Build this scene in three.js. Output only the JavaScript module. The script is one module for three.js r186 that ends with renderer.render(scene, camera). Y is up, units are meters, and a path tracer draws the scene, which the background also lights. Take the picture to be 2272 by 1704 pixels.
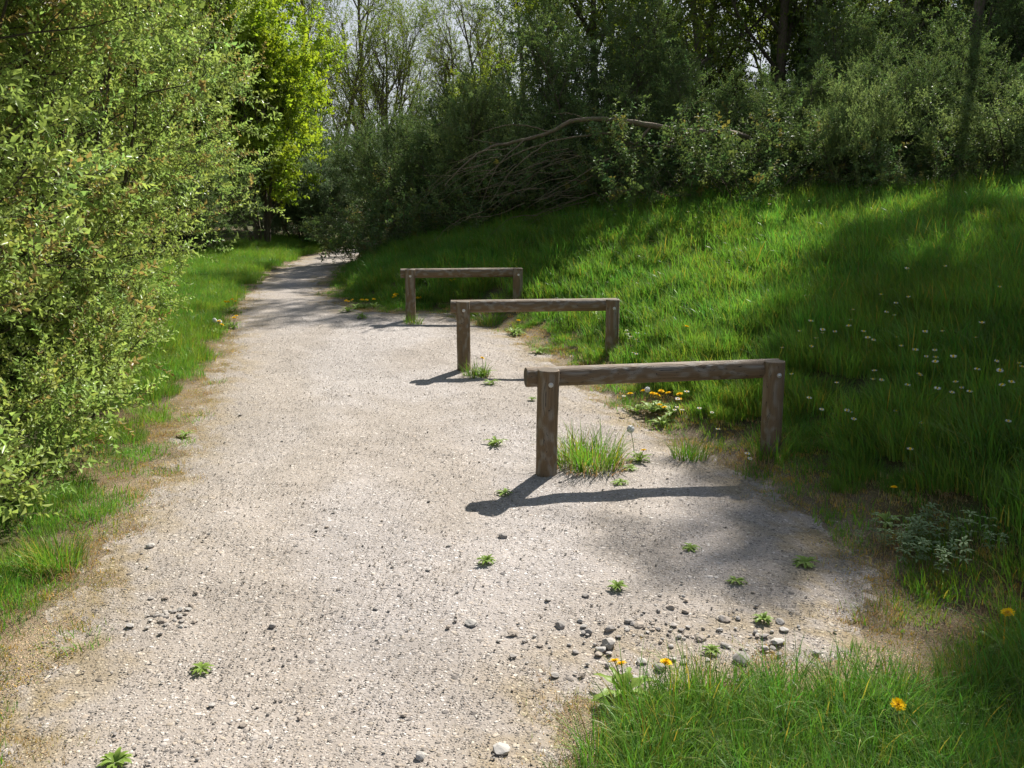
import * as THREE from 'three';
import { mergeGeometries } from 'three/addons/utils/BufferGeometryUtils.js';
import { createNoise2D, createNoise3D } from 'simplex-noise';

// ---------------------------------------------------------------- camera, sky, sun, exposure
const renderer = new THREE.WebGLRenderer();
renderer.toneMapping = THREE.LinearToneMapping;
renderer.toneMappingExposure = 2.5;
renderer.shadowMap.enabled = true;
const scene = new THREE.Scene();
const camera = new THREE.PerspectiveCamera(46, 4 / 3, 0.05, 400);
camera.position.set(0, 1.6, 0);
camera.rotation.x = -12.6 * Math.PI / 180;
const SUN_AZ = 27.5 * Math.PI / 180, SUN_EL = 42 * Math.PI / 180;      // azimuth to the right of straight ahead
const sunDir = new THREE.Vector3(Math.sin(SUN_AZ) * Math.cos(SUN_EL), Math.sin(SUN_EL), -Math.cos(SUN_AZ) * Math.cos(SUN_EL));
// clear spring sky: white at the horizon, blue overhead, brighter haze round the sun
const SKY_W = 1024, SKY_H = 512, skyData = new Float32Array(SKY_W * SKY_H * 4);
for (let j = 0, i = 0; j < SKY_H; j++) for (let k = 0; k < SKY_W; k++, i += 4) {
  const up = ((j + 0.5) / SKY_H - 0.5) * Math.PI, ro = ((k + 0.5) / SKY_W - 0.5) * 2 * Math.PI, y = Math.sin(up), x = Math.cos(ro) * Math.cos(up), z = Math.sin(ro) * Math.cos(up);
  const t = Math.pow(Math.max(0, y), 0.6), cs = x * sunDir.x + y * sunDir.y + z * sunDir.z, halo = 0.42 * Math.exp((cs - 1) * 7), dark = y < 0 ? Math.max(0.3, 1 + y * 6) : 1;
  skyData[i] = ((0.66 * (1 - t) + 0.09 * t) + halo) * dark; skyData[i + 1] = ((0.69 * (1 - t) + 0.15 * t) + halo * 0.97) * dark; skyData[i + 2] = ((0.72 * (1 - t) + 0.28 * t) + halo * 0.9) * dark; skyData[i + 3] = 1;
}
const skyTex = new THREE.DataTexture(skyData, SKY_W, SKY_H, THREE.RGBAFormat, THREE.FloatType);
skyTex.mapping = THREE.EquirectangularReflectionMapping; skyTex.magFilter = THREE.LinearFilter; skyTex.needsUpdate = true;
scene.background = skyTex; scene.environment = skyTex; scene.environmentIntensity = scene.backgroundIntensity = 0.52;
const sun = new THREE.DirectionalLight(new THREE.Color().setRGB(1, 0.955, 0.89), 4.2);
sun.position.copy(sunDir).multiplyScalar(60);
sun.castShadow = true;
sun.shadow.mapSize.set(4096, 4096);
Object.assign(sun.shadow.camera, { left: -30, right: 30, top: 30, bottom: -30, near: 1, far: 140 });
sun.name = 'sun';
scene.add(sun, sun.target);

// ---------------------------------------------------------------- helpers
const V3 = THREE.Vector3, PI = Math.PI;
function RNG(s) {
  let a = s >>> 0;
  const f = () => { a = (a + 0x6d2b79f5) | 0; let t = Math.imul(a ^ (a >>> 15), 1 | a); t = (t + Math.imul(t ^ (t >>> 7), 61 | t)) ^ t; return ((t ^ (t >>> 14)) >>> 0) / 4294967296; };
  f.r = (lo, hi) => lo + (hi - lo) * f();
  f.n = () => (f() + f() + f() - 1.5) / 0.75;                           // about -2 .. 2, mean 0
  f.dir = () => { const z = f() * 2 - 1, t = f() * 2 * PI, q = Math.sqrt(1 - z * z); return new V3(q * Math.cos(t), z, q * Math.sin(t)); };
  return f;
}
const rng0 = RNG(7);
const n2 = createNoise2D(RNG(11)), n3 = createNoise3D(RNG(12)), n2b = createNoise2D(RNG(13));
const clamp = THREE.MathUtils.clamp, lerp = THREE.MathUtils.lerp;
const smooth = (x, a, b) => { const t = clamp((x - a) / (b - a), 0, 1); return t * t * (3 - 2 * t); };
const rgb = (r, g, b) => new THREE.Color().setRGB(r, g, b);
const taken = new Map();
function numbered(name) { const k = taken.get(name) || 0; taken.set(name, k + 1); return k ? name + '_' + String(k).padStart(3, '0') : name; }
function tag(o, label, category, group, kind) {
  if (label) o.userData.label = label;
  if (category) o.userData.category = category;
  if (group) o.userData.group = group;
  if (kind) o.userData.kind = kind;
  return o;
}
function shade(o) { o.castShadow = true; o.receiveShadow = true; return o; }
function mesh(name, geo, mat, parent) { const m = shade(new THREE.Mesh(geo, mat)); m.name = name; if (parent) parent.add(m); return m; }
function thing(name, label, category, group) { const g = new THREE.Group(); g.name = numbered(name); scene.add(g); return tag(g, label, category, group); }
function copyOf(src, name, label, group) {
  const c = src.clone(); c.name = numbered(name); c.userData = { ...src.userData, label };
  if (group) c.userData.group = group; else delete c.userData.group;
  scene.add(c); return c;
}
function geoFrom(pos, idx, extra = {}) {
  const g = new THREE.BufferGeometry();
  g.setAttribute('position', new THREE.Float32BufferAttribute(pos, 3));
  if (extra.uv) g.setAttribute('uv', new THREE.Float32BufferAttribute(extra.uv, 2));
  if (extra.color) g.setAttribute('color', new THREE.Float32BufferAttribute(extra.color, 3));
  g.setIndex(idx); g.computeVertexNormals();
  return g;
}
function interp(table, d) {                                            // [[d, v], ...] ascending d
  if (d <= table[0][0]) return table[0][1];
  for (let i = 1; i < table.length; i++) if (d <= table[i][0]) { const [a, va] = table[i - 1], [b, vb] = table[i]; return lerp(va, vb, (d - a) / (b - a)); }
  return table[table.length - 1][1];
}

// ---------------------------------------------------------------- the lie of the land (x to the right, d metres ahead: z = -d)
const PATH_LEFT = [[-1.3, -3], [-1.4, 1], [-1.5, 2.36], [-1.58, 2.66], [-1.69, 3.3], [-1.89, 4.28], [-2.01, 5.05], [-2.22, 6.11], [-2.46, 7.15], [-2.75, 8.58], [-3.19, 10.33], [-3.88, 13.48], [-4.29, 16.28], [-4.36, 18.37], [-4.42, 20.92], [-4.1, 23.5], [-2.8, 26.5], [0, 29], [5, 32]];
const PATH_RIGHT = [[5, 30], [0.2, 27], [-2, 24.6], [-2.9, 22.5], [-3.2, 20], [-3.35, 17.65], [-3.19, 15.11], [-2.69, 12.92], [-2.09, 11.5], [-1.46, 11.1], [-0.84, 11.15], [-0.13, 9.83], [0.32, 8.34], [0.62, 6.82], [0.91, 5.87], [1.12, 5.33], [1.35, 4.71], [1.47, 4.22], [1.49, 3.76], [1.5, 3.43], [1.32, 3.07], [1.06, 2.84], [0.8, 2.72], [0.51, 2.66], [0.27, 2.6], [0.16, 2.36], [0.1, 2.2], [0.02, 1], [0, -3]];
const PATH = [...PATH_LEFT, ...PATH_RIGHT];
function pathSD(x, d) {                                                // > 0 inside the gravel
  let best = 1e9, inside = false;
  for (let i = 0, j = PATH.length - 1; i < PATH.length; j = i++) {
    const [ax, ay] = PATH[j], [bx, by] = PATH[i], ex = bx - ax, ey = by - ay, t = clamp(((x - ax) * ex + (d - ay) * ey) / (ex * ex + ey * ey), 0, 1);
    const qx = x - ax - ex * t, qy = d - ay - ey * t; best = Math.min(best, qx * qx + qy * qy);
    if ((by > d) !== (ay > d) && x < ((ax - bx) * (d - by)) / (ay - by) + bx) inside = !inside;
  }
  return inside ? Math.sqrt(best) : -Math.sqrt(best);
}
const edgeSD = (x, d) => pathSD(x, d) + 0.07 * n2(x * 1.7, d * 1.7) + 0.05 * n2(x * 5 + 9, d * 5) + 0.03 * n2b(x * 14, d * 14);
const FOOT = [[-4, 2.1], [2, 1.9], [3.4, 1.65], [4.7, 1.42], [5.9, 1.0], [6.8, 0.72], [8.3, 0.42], [9.8, -0.03], [11.2, -0.75], [12.9, -2.2], [15.1, -2.95], [17.6, -3.2], [21, -3.0], [24, -2.0], [28, 2], [34, 8]];
function landY(x, d) {
  let h = 0;
  const e = x - interp(FOOT, d);
  if (e > 0) h = 1.78 * (1 - Math.exp(-Math.pow(e / 3.6, 1.15)));
  const l = interp(LEFTX, d) - x;
  if (l > 0) h = 0.16 * smooth(l, 0.1, 1.6);
  return h + 0.02 * n2(x * 0.35, d * 0.35) + 0.006 * n2b(x * 1.6, d * 1.6);
}
const LEFTX = PATH_LEFT.map(([x, d]) => [d, x]);
const on = (x, d, up = 0) => new V3(x, landY(x, d) + up, -d);

// ---------------------------------------------------------------- textures
function dataTex(w, h, fill, srgb, rep) {
  const a = new Uint8Array(w * h * 4);
  for (let y = 0, i = 0; y < h; y++) for (let x = 0; x < w; x++, i += 4) { const c = fill(x, y); a[i] = clamp(c[0] * 255, 0, 255); a[i + 1] = clamp(c[1] * 255, 0, 255); a[i + 2] = clamp(c[2] * 255, 0, 255); a[i + 3] = 255; }
  const t = new THREE.DataTexture(a, w, h);
  t.wrapS = t.wrapT = THREE.RepeatWrapping; t.magFilter = THREE.LinearFilter; t.minFilter = THREE.LinearMipmapLinearFilter; t.generateMipmaps = true;
  if (srgb) t.colorSpace = THREE.SRGBColorSpace;
  if (rep) t.repeat.set(rep, rep);
  t.needsUpdate = true; return t;
}
// crushed stone: grains of many sizes stamped into a tile, each with its own tone and height
function grainTile(N, grains, base, tones, seed) {
  const r = RNG(seed), H = new Float32Array(N * N), C = new Float32Array(N * N * 3), K = new Float32Array(N * N);
  for (let i = 0; i < N * N; i++) { const q = 0.9 + 0.2 * r(); C[i * 3] = base[0] * q; C[i * 3 + 1] = base[1] * q; C[i * 3 + 2] = base[2] * q; H[i] = 0.12 * r(); }
  for (const [count, lo, hi, lift] of grains) for (let k = 0; k < count; k++) {
    const cx = r() * N, cy = r() * N, a = r.r(lo, hi), b = a * r.r(0.5, 0.95), th = r() * PI, ct = Math.cos(th), st = Math.sin(th), t = tones[Math.floor(r() * tones.length)], q = r.r(0.86, 1.14), R = Math.ceil(a), top = lift * r.r(0.6, 1), p = r.r(2, 4), sl = r.r(-0.3, 0.3);
    for (let y = -R; y <= R; y++) for (let x = -R; x <= R; x++) {
      const u = (x * ct + y * st) / a, v = (-x * st + y * ct) / b, m = Math.pow(Math.abs(u), p) + Math.pow(Math.abs(v), p);
      if (m >= 1) continue;
      const i = ((Math.floor(cy + y) % N + N) % N) * N + ((Math.floor(cx + x) % N + N) % N), hh = top * (Math.sqrt(1 - m) * (1 + sl * u)) + K[i] * 0.25;
      if (hh < H[i] * 0.8) continue;
      H[i] = hh; const w = 0.94 + 0.12 * r();
      C[i * 3] = t[0] * q * w; C[i * 3 + 1] = t[1] * q * w; C[i * 3 + 2] = t[2] * q * w;
    }
  }
  return { color: dataTex(N, N, (x, y) => { const i = (y * N + x) * 3; return [C[i], C[i + 1], C[i + 2]]; }, true), bump: dataTex(N, N, (x, y) => { const v = clamp(H[y * N + x], 0, 1); return [v, v, v]; }) };
}
const gravel = grainTile(1536, [[34000, 1.5, 3.5, 0.35], [9000, 3, 6, 0.5], [1500, 5, 9, 0.75], [160, 8, 14, 1]], [0.58, 0.55, 0.52],
  [[0.61, 0.58, 0.55], [0.56, 0.525, 0.48], [0.66, 0.635, 0.61], [0.51, 0.485, 0.46], [0.59, 0.55, 0.505], [0.7, 0.68, 0.655], [0.42, 0.4, 0.385]], 21);
const litter = grainTile(1024, [[40000, 1, 2.5, 0.3], [9000, 1.5, 4, 0.6], [500, 3, 7, 1]], [0.30, 0.25, 0.17],
  [[0.33, 0.27, 0.17], [0.26, 0.24, 0.13], [0.42, 0.34, 0.22], [0.22, 0.19, 0.14], [0.30, 0.31, 0.14], [0.47, 0.40, 0.28]], 22);
// weathered round timber: grain along v, drying checks
const woodN = (x, y, s) => n3(Math.cos(x) * s, Math.sin(x) * s, y);
const woodH = new Float32Array(256 * 1024);
const woodColor = dataTex(256, 1024, (x, y) => {
  const a = (x / 256) * 2 * PI, v = (y / 1024), b = Math.cos(v * 2 * PI), c = Math.sin(v * 2 * PI);
  const warp = 0.25 * woodN(a, b * 1.2 + c, 1.1);
  const fine = n3(Math.cos(a + warp) * 14, Math.sin(a + warp) * 14, b * 1.3 + 2 * c), mid = n3(Math.cos(a + warp) * 4.5, Math.sin(a + warp) * 4.5, b * 0.9 - c), blot = n3(Math.cos(a) * 1.3 + 5, Math.sin(a) * 1.3, b * 2 + c * 2);
  const crackV = n3(Math.cos(a + warp * 0.6) * 3 + 20, Math.sin(a + warp * 0.6) * 3, b * 0.8 + c * 0.7), crack = Math.abs(crackV) < 0.022 && blot > -0.3 ? 1 : 0;
  const t = 0.5 + 0.22 * fine + 0.2 * mid, grey = smooth(blot, -0.4, 0.7);
  woodH[y * 256 + x] = crack ? 0 : 0.5 + 0.25 * fine + 0.2 * mid;
  const br = [0.35 + 0.13 * t, 0.285 + 0.11 * t, 0.20 + 0.09 * t], gr = [0.40 + 0.16 * t, 0.365 + 0.15 * t, 0.315 + 0.14 * t];
  return [0, 1, 2].map((k) => lerp(br[k], gr[k], grey) * (crack ? 0.4 : 1));
}, true);
const woodBump = dataTex(256, 1024, (x, y) => { const v = clamp(woodH[y * 256 + x], 0, 1); return [v, v, v]; });
const barkH = new Float32Array(256 * 256);
const barkColor = dataTex(256, 256, (x, y) => {
  const a = (x / 256) * 2 * PI, b = Math.cos((y / 256) * 2 * PI), c = Math.sin((y / 256) * 2 * PI);
  const t = 0.5 + 0.3 * n3(Math.cos(a) * 5, Math.sin(a) * 5, b + c) + 0.2 * n3(Math.cos(a) * 9, Math.sin(a) * 9 + 4, 3 * b + 2 * c), moss = smooth(n3(Math.cos(a) * 1.5, Math.sin(a) * 1.5 + 8, b * 1.5 - c), 0.15, 0.6);
  barkH[y * 256 + x] = t;
  return [lerp(0.27 + 0.2 * t, 0.25 + 0.12 * t, moss), lerp(0.235 + 0.18 * t, 0.27 + 0.14 * t, moss), lerp(0.19 + 0.16 * t, 0.14 + 0.08 * t, moss)];
}, true);
const barkBump = dataTex(256, 256, (x, y) => { const v = clamp(barkH[y * 256 + x], 0, 1); return [v, v, v]; });

// ---------------------------------------------------------------- materials
const std = (o) => new THREE.MeshStandardMaterial(o);
function leafMat(c, through = 0.42, coat = 0.2, coatR = 0.35) {
  return new THREE.MeshPhysicalMaterial({ color: rgb(...c), roughness: 1, metalness: 0, specularIntensity: 0.3, transmission: through, thickness: 0, clearcoat: coat, clearcoatRoughness: coatR, side: THREE.DoubleSide, vertexColors: true });
}
const M = {
  gravel: std({ map: gravel.color, bumpMap: gravel.bump, bumpScale: 0.007, roughness: 0.95, vertexColors: true }),
  soil: std({ map: litter.color, bumpMap: litter.bump, bumpScale: 0.012, roughness: 1, vertexColors: true }),
  wood: std({ map: woodColor, bumpMap: woodBump, bumpScale: 0.0035, roughness: 0.75 }),
  endGrain: std({ color: rgb(0.17, 0.135, 0.095), roughness: 0.9 }),
  steel: std({ color: rgb(0.55, 0.55, 0.54), roughness: 0.42, metalness: 0.9 }),
  bark: std({ map: barkColor, bumpMap: barkBump, bumpScale: 0.012, roughness: 1 }),
  twig: std({ color: rgb(0.17, 0.12, 0.085), roughness: 0.95 }),
  greyTwig: std({ color: rgb(0.24, 0.21, 0.175), roughness: 0.95 }),
  deadwood: std({ map: barkColor, color: rgb(1.35, 1.25, 1.15), bumpMap: barkBump, bumpScale: 0.004, roughness: 0.9 }),
  hedge: leafMat([0.285, 0.385, 0.08], 0.5, 0.3, 0.28),
  dark: leafMat([0.105, 0.16, 0.038], 0.42, 0.1),
  fresh: leafMat([0.28, 0.38, 0.02], 0.55, 0.12),
  spring: leafMat([0.16, 0.22, 0.02], 0.55, 0.12),
  pale: leafMat([0.16, 0.22, 0.06], 0.42, 0.2),
  blue: leafMat([0.12, 0.18, 0.075], 0.4, 0.2),
  grass: leafMat([0.14, 0.285, 0.022], 0.45, 0.22, 0.3),
  dry: leafMat([0.45, 0.34, 0.13], 0.3, 0, 0.5),
  weed: leafMat([0.2, 0.3, 0.045], 0.4, 0.15),
  yellow: leafMat([0.85, 0.58, 0.003], 0.25, 0, 0.5),
  white: leafMat([0.8, 0.8, 0.78], 0.3, 0, 0.5),
  stemGreen: leafMat([0.14, 0.2, 0.05], 0.2, 0.1, 0.4),
  silver: leafMat([0.17, 0.245, 0.1], 0.3, 0.12, 0.35),
  moss: leafMat([0.44, 0.37, 0.075], 0.25, 0, 0.5),
  stones: [[0.32, 0.29, 0.255], [0.36, 0.335, 0.30], [0.25, 0.225, 0.2], [0.31, 0.26, 0.21]].map((c) => std({ color: rgb(...c), roughness: 0.95 })),
};

// ---------------------------------------------------------------- ground and path
function sheet(xs, ds, yOf, colOf, tile) {
  const pos = [], uv = [], col = [], idx = [], nx = xs.length;
  for (const d of ds) for (const x of xs) { pos.push(x, yOf(x, d), -d); uv.push(x / tile, d / tile); col.push(...colOf(x, d)); }
  for (let j = 0; j < ds.length - 1; j++) for (let i = 0; i < nx - 1; i++) { const a = j * nx + i, b = a + 1, c = a + nx, e = c + 1; idx.push(a, b, c, b, e, c); }
  return geoFrom(pos, idx, { uv, color: col });
}
function spaced(list) { const out = []; for (const [a, b, s] of list) for (let v = a; v < b - 1e-6; v += s) out.push(v); out.push(list[list.length - 1][1]); return out; }
const groundCol = (x, d) => {
  const s = pathSD(x, d), q = 0.9 + 0.25 * n2(x * 0.8, d * 0.8) + 0.15 * n2b(x * 4, d * 4), g = smooth(n2(x * 1.3 + 4, d * 1.3), -0.5, 0.3) * smooth(-s, 0.15, 0.6), e = smooth(s + 0.12 * n2(x * 5, d * 5), -0.42, -0.02);   // gravel trodden into the soil along the rim
  const c = [lerp(1.35, 0.75, g), lerp(1.15, 1.15, g), lerp(0.85, 0.45, g)];
  return [lerp(c[0], 2.9, e) * q, lerp(c[1], 3.1, e) * q, lerp(c[2], 4.2, e) * q];
};
const ground = mesh('ground', sheet(spaced([[-150, -30, 20], [-30, -8, 1], [-8, -5, 0.3], [-5, 6, 0.09], [6, 12, 0.4], [12, 30, 1.5], [30, 150, 20]]), spaced([[-40, -4, 4], [-4, 1.4, 0.3], [1.4, 14, 0.09], [14, 30, 0.3], [30, 60, 2], [60, 300, 30]]), landY, groundCol, 0.9), M.soil, scene);
ground.userData.kind = 'structure';
const pathCol = (x, d) => {
  const s = edgeSD(x, d), n = n2(x * 2.3, d * 2.3), m = n2b(x * 9, d * 9), f = n2(x * 23, d * 23), q = 1.0 + 0.07 * n2(x * 0.6, d * 0.6) + 0.06 * n + 0.05 * m + 0.05 * f;
  const right = smooth(x, 0.0, 1.2) * smooth(d, 4.8, 3.2), worn = smooth(s, 0.25, 0.9) * smooth(n2(x * 0.9 + 3, d * 0.35) + 0.3 * n, -0.6, 0.5);   // trodden pale track, sandy brown towards the rim
  const moss = clamp(smooth(-s, -0.5 - 0.3 * right, 0.02) * smooth(n * 0.6 + m * 0.5 + 0.25 * f, -0.35, 0.45), 0, 1) * 0.85;
  const c = [lerp(0.93, 1.02, worn) * q, lerp(0.9, 1.02, worn) * q, lerp(0.86, 1.04, worn) * q];
  return [lerp(c[0], 0.66, moss), lerp(c[1], 0.54, moss), lerp(c[2], 0.27, moss)];
};
const path = mesh('gravel_path', sheet(spaced([[-6, -3.2, 0.12], [-3.2, 2.2, 0.045], [2.2, 6, 0.2]]), spaced([[-3, 1.6, 0.3], [1.6, 6, 0.045], [6, 12, 0.07], [12, 32, 0.18]]),
  (x, d) => { const s = edgeSD(x, d); return landY(x, d) + 0.007 * clamp(s / 0.16, -1, 1) + (s < -0.25 ? -0.12 : 0) + 0.004 * n2(x * 3, d * 3) + 0.0025 * n2b(x * 11, d * 11); }, pathCol, 1.55), M.gravel, scene);
path.userData.kind = 'structure';

// ---------------------------------------------------------------- plants: branching, leaf sprigs
const UP = new V3(0, 1, 0);
function perp(d, r) { const a = r.dir().cross(d); return a.lengthSq() < 1e-6 ? new V3(1, 0, 0) : a.normalize(); }
function grow(seed, o) {
  const r = RNG(seed), branches = [], sprigs = [], L = o.len.length;
  const rec = (p0, dir, len, rad, lv) => {
    const n = o.seg[lv], pts = [p0.clone()], rads = [rad], d = dir.clone(), dirs = [dir.clone()]; let p = p0.clone();
    for (let i = 1; i <= n; i++) {
      d.addScaledVector(r.dir(), o.wob[lv]); d.y += o.up[lv]; d.normalize();
      p = p.clone().addScaledVector(d, len / n);
      if (p.y < 0.03) p.y = 0.03 + 0.05 * r();
      pts.push(p); rads.push(Math.max(rad * (1 - 0.8 * i / n), 0.0014)); dirs.push(d.clone());
      if (o.inside && !o.inside(p)) break;
    }
    branches.push({ pts, rads, lv });
    const m = pts.length - 1, at = (t) => { const f = t * m, i = Math.min(m - 1, Math.floor(f)); return [pts[i].clone().lerp(pts[i + 1], f - i), dirs[i + 1], lerp(rads[i], rads[i + 1], f - i)]; };
    if (lv < L - 1) {
      const k = Math.round(o.kids[lv] * r.r(0.75, 1.25));
      for (let i = 0; i < k; i++) {
        const t = lerp(o.from[lv], 1, (i + r()) / k), [q, dd, rr] = at(t), a = o.ang[lv] * r.r(0.65, 1.3);
        const nd = dd.clone().multiplyScalar(Math.cos(a)).addScaledVector(perp(dd, r), Math.sin(a)).normalize();
        rec(q, nd, o.len[lv + 1] * r.r(0.6, 1.25) * (1 - o.taper * t), Math.min(rr * 0.75, o.rad[lv + 1]), lv + 1);
      }
    }
    if (lv >= o.leafLv) {
      const ll = len * m / n, k = Math.max(1, Math.round(ll / o.step * r.r(0.7, 1.3)));
      for (let i = 0; i < k; i++) {
        const t = lv === L - 1 ? (i + 0.6 * r() + 0.4) / k : lerp(0.35, 1, (i + r()) / k), [q, dd] = at(Math.min(t, 1));
        if (o.thin && r() < o.thin(q)) continue;
        const nd = dd.clone().addScaledVector(perp(dd, r), r.r(0.3, 1.3)).addScaledVector(UP, o.leafUp ?? 0.25).normalize();
        sprigs.push([q, nd, r.r(0.7, 1.25)]);
      }
    }
  };
  for (let i = 0; i < o.stems; i++) {
    const a = (i + r.r(-0.3, 0.3)) / o.stems * 2 * PI, tilt = r.r(o.tilt[0], o.tilt[1]), b = o.base * Math.sqrt(r());
    rec(new V3(Math.cos(a) * b, -0.08, Math.sin(a) * b), new V3(Math.cos(a) * Math.sin(tilt), Math.cos(tilt), Math.sin(a) * Math.sin(tilt)), o.len[0] * r.r(0.8, 1.15), o.rad[0] * r.r(0.7, 1.15), 0);
  }
  return { branches, sprigs };
}
function tubes(branches, sidesOf = [7, 5, 4, 3]) {
  const pos = [], idx = [], uv = [], nor = [];
  for (const { pts, rads, lv } of branches) {
    const S = sidesOf[Math.min(lv, sidesOf.length - 1)], start = pos.length / 3;
    let ref = Math.abs(pts[1].y - pts[0].y) > 0.9 * pts[1].distanceTo(pts[0]) ? new V3(1, 0, 0) : new V3(0, 1, 0), run = 0;
    for (let i = 0; i < pts.length; i++) {
      const t = (i === 0 ? pts[1].clone().sub(pts[0]) : pts[i].clone().sub(pts[i - 1])).normalize(), u = new V3().crossVectors(t, ref).normalize(), v = new V3().crossVectors(t, u);
      if (i) run += pts[i].distanceTo(pts[i - 1]);
      for (let k = 0; k <= S; k++) {
        const a = k / S * 2 * PI, c = Math.cos(a), s = Math.sin(a), nx = u.x * c + v.x * s, ny = u.y * c + v.y * s, nz = u.z * c + v.z * s;
        pos.push(pts[i].x + nx * rads[i], pts[i].y + ny * rads[i], pts[i].z + nz * rads[i]); nor.push(nx, ny, nz); uv.push(k / S, run / 0.6);
      }
      if (i) for (let k = 0; k < S; k++) { const a = start + (i - 1) * (S + 1) + k, b = a + 1, c = a + S + 1, d = c + 1; idx.push(a, b, c, b, d, c); }
    }
  }
  const g = geoFrom(pos, idx, { uv });
  g.setAttribute('normal', new THREE.Float32BufferAttribute(nor, 3));
  return g;
}
// a twig along +y with n leaves round it, as one flat list: a ribbon for the twig, a kite folded along its midrib for each leaf
function sprigGeo(seed, { n = 9, len = 0.14, leaf = 0.034, wide = 0.5, twig = 0.0016, open = 0.9, fold = 0.16, curl = 0.12 }) {
  const r = RNG(seed), p0 = new V3(0, 0, 0), p1 = new V3(r.r(-0.1, 0.1) * len, len * 0.5, r.r(-0.1, 0.1) * len), p2 = new V3(r.r(-0.15, 0.15) * len, len, r.r(-0.15, 0.15) * len), leaves = [];
  const twigs = [p0.clone().setX(-twig), p0.clone().setX(twig), p1.clone().setX(p1.x - twig * 0.8), p1.clone().setX(p1.x + twig * 0.8), p2];
  for (let i = 0; i < n; i++) {
    const t = (i + 0.7) / n, base = t < 0.5 ? p0.clone().lerp(p1, t * 2) : p1.clone().lerp(p2, t * 2 - 1);
    const a = i * 2.4 + r.r(-0.4, 0.4), out = open * r.r(0.6, 1.2) * (1 - 0.45 * t), d = new V3(Math.cos(a) * Math.sin(out + 0.25), Math.cos(out + 0.25), Math.sin(a) * Math.sin(out + 0.25)).normalize();
    const side = new V3().crossVectors(d, UP).addScaledVector(r.dir(), 0.35).normalize(), nn = new V3().crossVectors(side, d).normalize(), l = leaf * r.r(0.65, 1.2), w = l * wide * r.r(0.8, 1.15) / 2;
    const P = (u, v, h) => base.clone().addScaledVector(d, u * l).addScaledVector(side, v).addScaledVector(nn, h * l);
    leaves.push([P(0, 0, 0), P(0.46, -w, fold), P(0.46, w, fold), P(1.05, 0, -curl)]);
  }
  return { twigs, leaves };
}
// every sprig of a plant, written into two meshes: twigs and leaves (one tone for each leaf)
function leafage(kinds, list, colorOf, seed) {
  const r = RNG(seed), nl = list.reduce((a, _, i) => a + kinds[i % kinds.length].leaves.length, 0), pos = new Float32Array(nl * 12), col = new Float32Array(nl * 12), idx = new Uint32Array(nl * 6), tp = [], ti = [], v = new V3(), m = new THREE.Matrix4();
  let o = 0, k = 0, ii = 0;
  list.forEach(([p, d, s], i) => {
    const [X, Y, Z] = frameAlong(d, r() * 2 * PI), kind = kinds[i % kinds.length], c = colorOf(r, p);
    m.makeBasis(X.multiplyScalar(s), Y.multiplyScalar(s), Z.multiplyScalar(s)).setPosition(p);
    const t0 = tp.length / 3; for (const q of kind.twigs) { v.copy(q).applyMatrix4(m); tp.push(v.x, v.y, v.z); } ti.push(t0, t0 + 1, t0 + 2, t0 + 1, t0 + 3, t0 + 2, t0 + 2, t0 + 3, t0 + 4);
    for (const lf of kind.leaves) {
      const f = 1 + 0.14 * r.n(); 
      for (const q of lf) { v.copy(q).applyMatrix4(m); pos[o] = v.x; pos[o + 1] = v.y; pos[o + 2] = v.z; col[o] = c.r * f; col[o + 1] = c.g * f; col[o + 2] = c.b * f; o += 3; }
      idx[ii++] = k; idx[ii++] = k + 1; idx[ii++] = k + 3; idx[ii++] = k; idx[ii++] = k + 3; idx[ii++] = k + 2; k += 4;
    }
  });
  const g = new THREE.BufferGeometry(); g.setAttribute('position', new THREE.BufferAttribute(pos, 3)); g.setAttribute('color', new THREE.BufferAttribute(col, 3)); g.setIndex(new THREE.BufferAttribute(idx, 1)); g.computeVertexNormals();
  return { leaves: g, twigs: geoFrom(tp, ti, { uv: new Array(tp.length / 3 * 2).fill(0.3) }) };
}
const tmpM = new THREE.Matrix4();
function frameAlong(dir, roll) {
  const y = dir.clone().normalize(), x = new V3().crossVectors(Math.abs(y.y) > 0.95 ? new V3(1, 0, 0) : UP, y).normalize(), z = new V3().crossVectors(x, y), c = Math.cos(roll), s = Math.sin(roll);
  const X = x.clone().multiplyScalar(c).addScaledVector(z, s), Z = new V3().crossVectors(X, y);
  return [X, y, Z];
}
function instanced(name, geo, mats, list, colorOf, seed, parent) {       // list of [pos, dir, scale, (scaleY)]
  const r = RNG(seed), im = shade(new THREE.InstancedMesh(geo, mats, list.length));
  list.forEach(([p, d, s, sy], i) => {
    const [X, Y, Z] = frameAlong(d, r() * 2 * PI);
    tmpM.makeBasis(X.multiplyScalar(s), Y.multiplyScalar(sy ?? s), Z.multiplyScalar(s)).setPosition(p);
    im.setMatrixAt(i, tmpM);
    if (colorOf) im.setColorAt(i, colorOf(r, p));
  });
  im.name = name; im.userData.kind = 'stuff';
  if (parent) parent.add(im);
  return im;
}
const tintOf = (spread, warm, odd = 0, oddCol = [1.6, 0.8, 0.8]) => (r) => {
  const v = 1 + spread * r.n() * 0.5, w = warm * r.n() * 0.5;
  return r() < odd ? rgb(v * oddCol[0], v * oddCol[1], v * oddCol[2]) : rgb(Math.max(0.1, v * (1 + w)), v, Math.max(0.1, v * (1 - 0.5 * w)));
};
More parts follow.
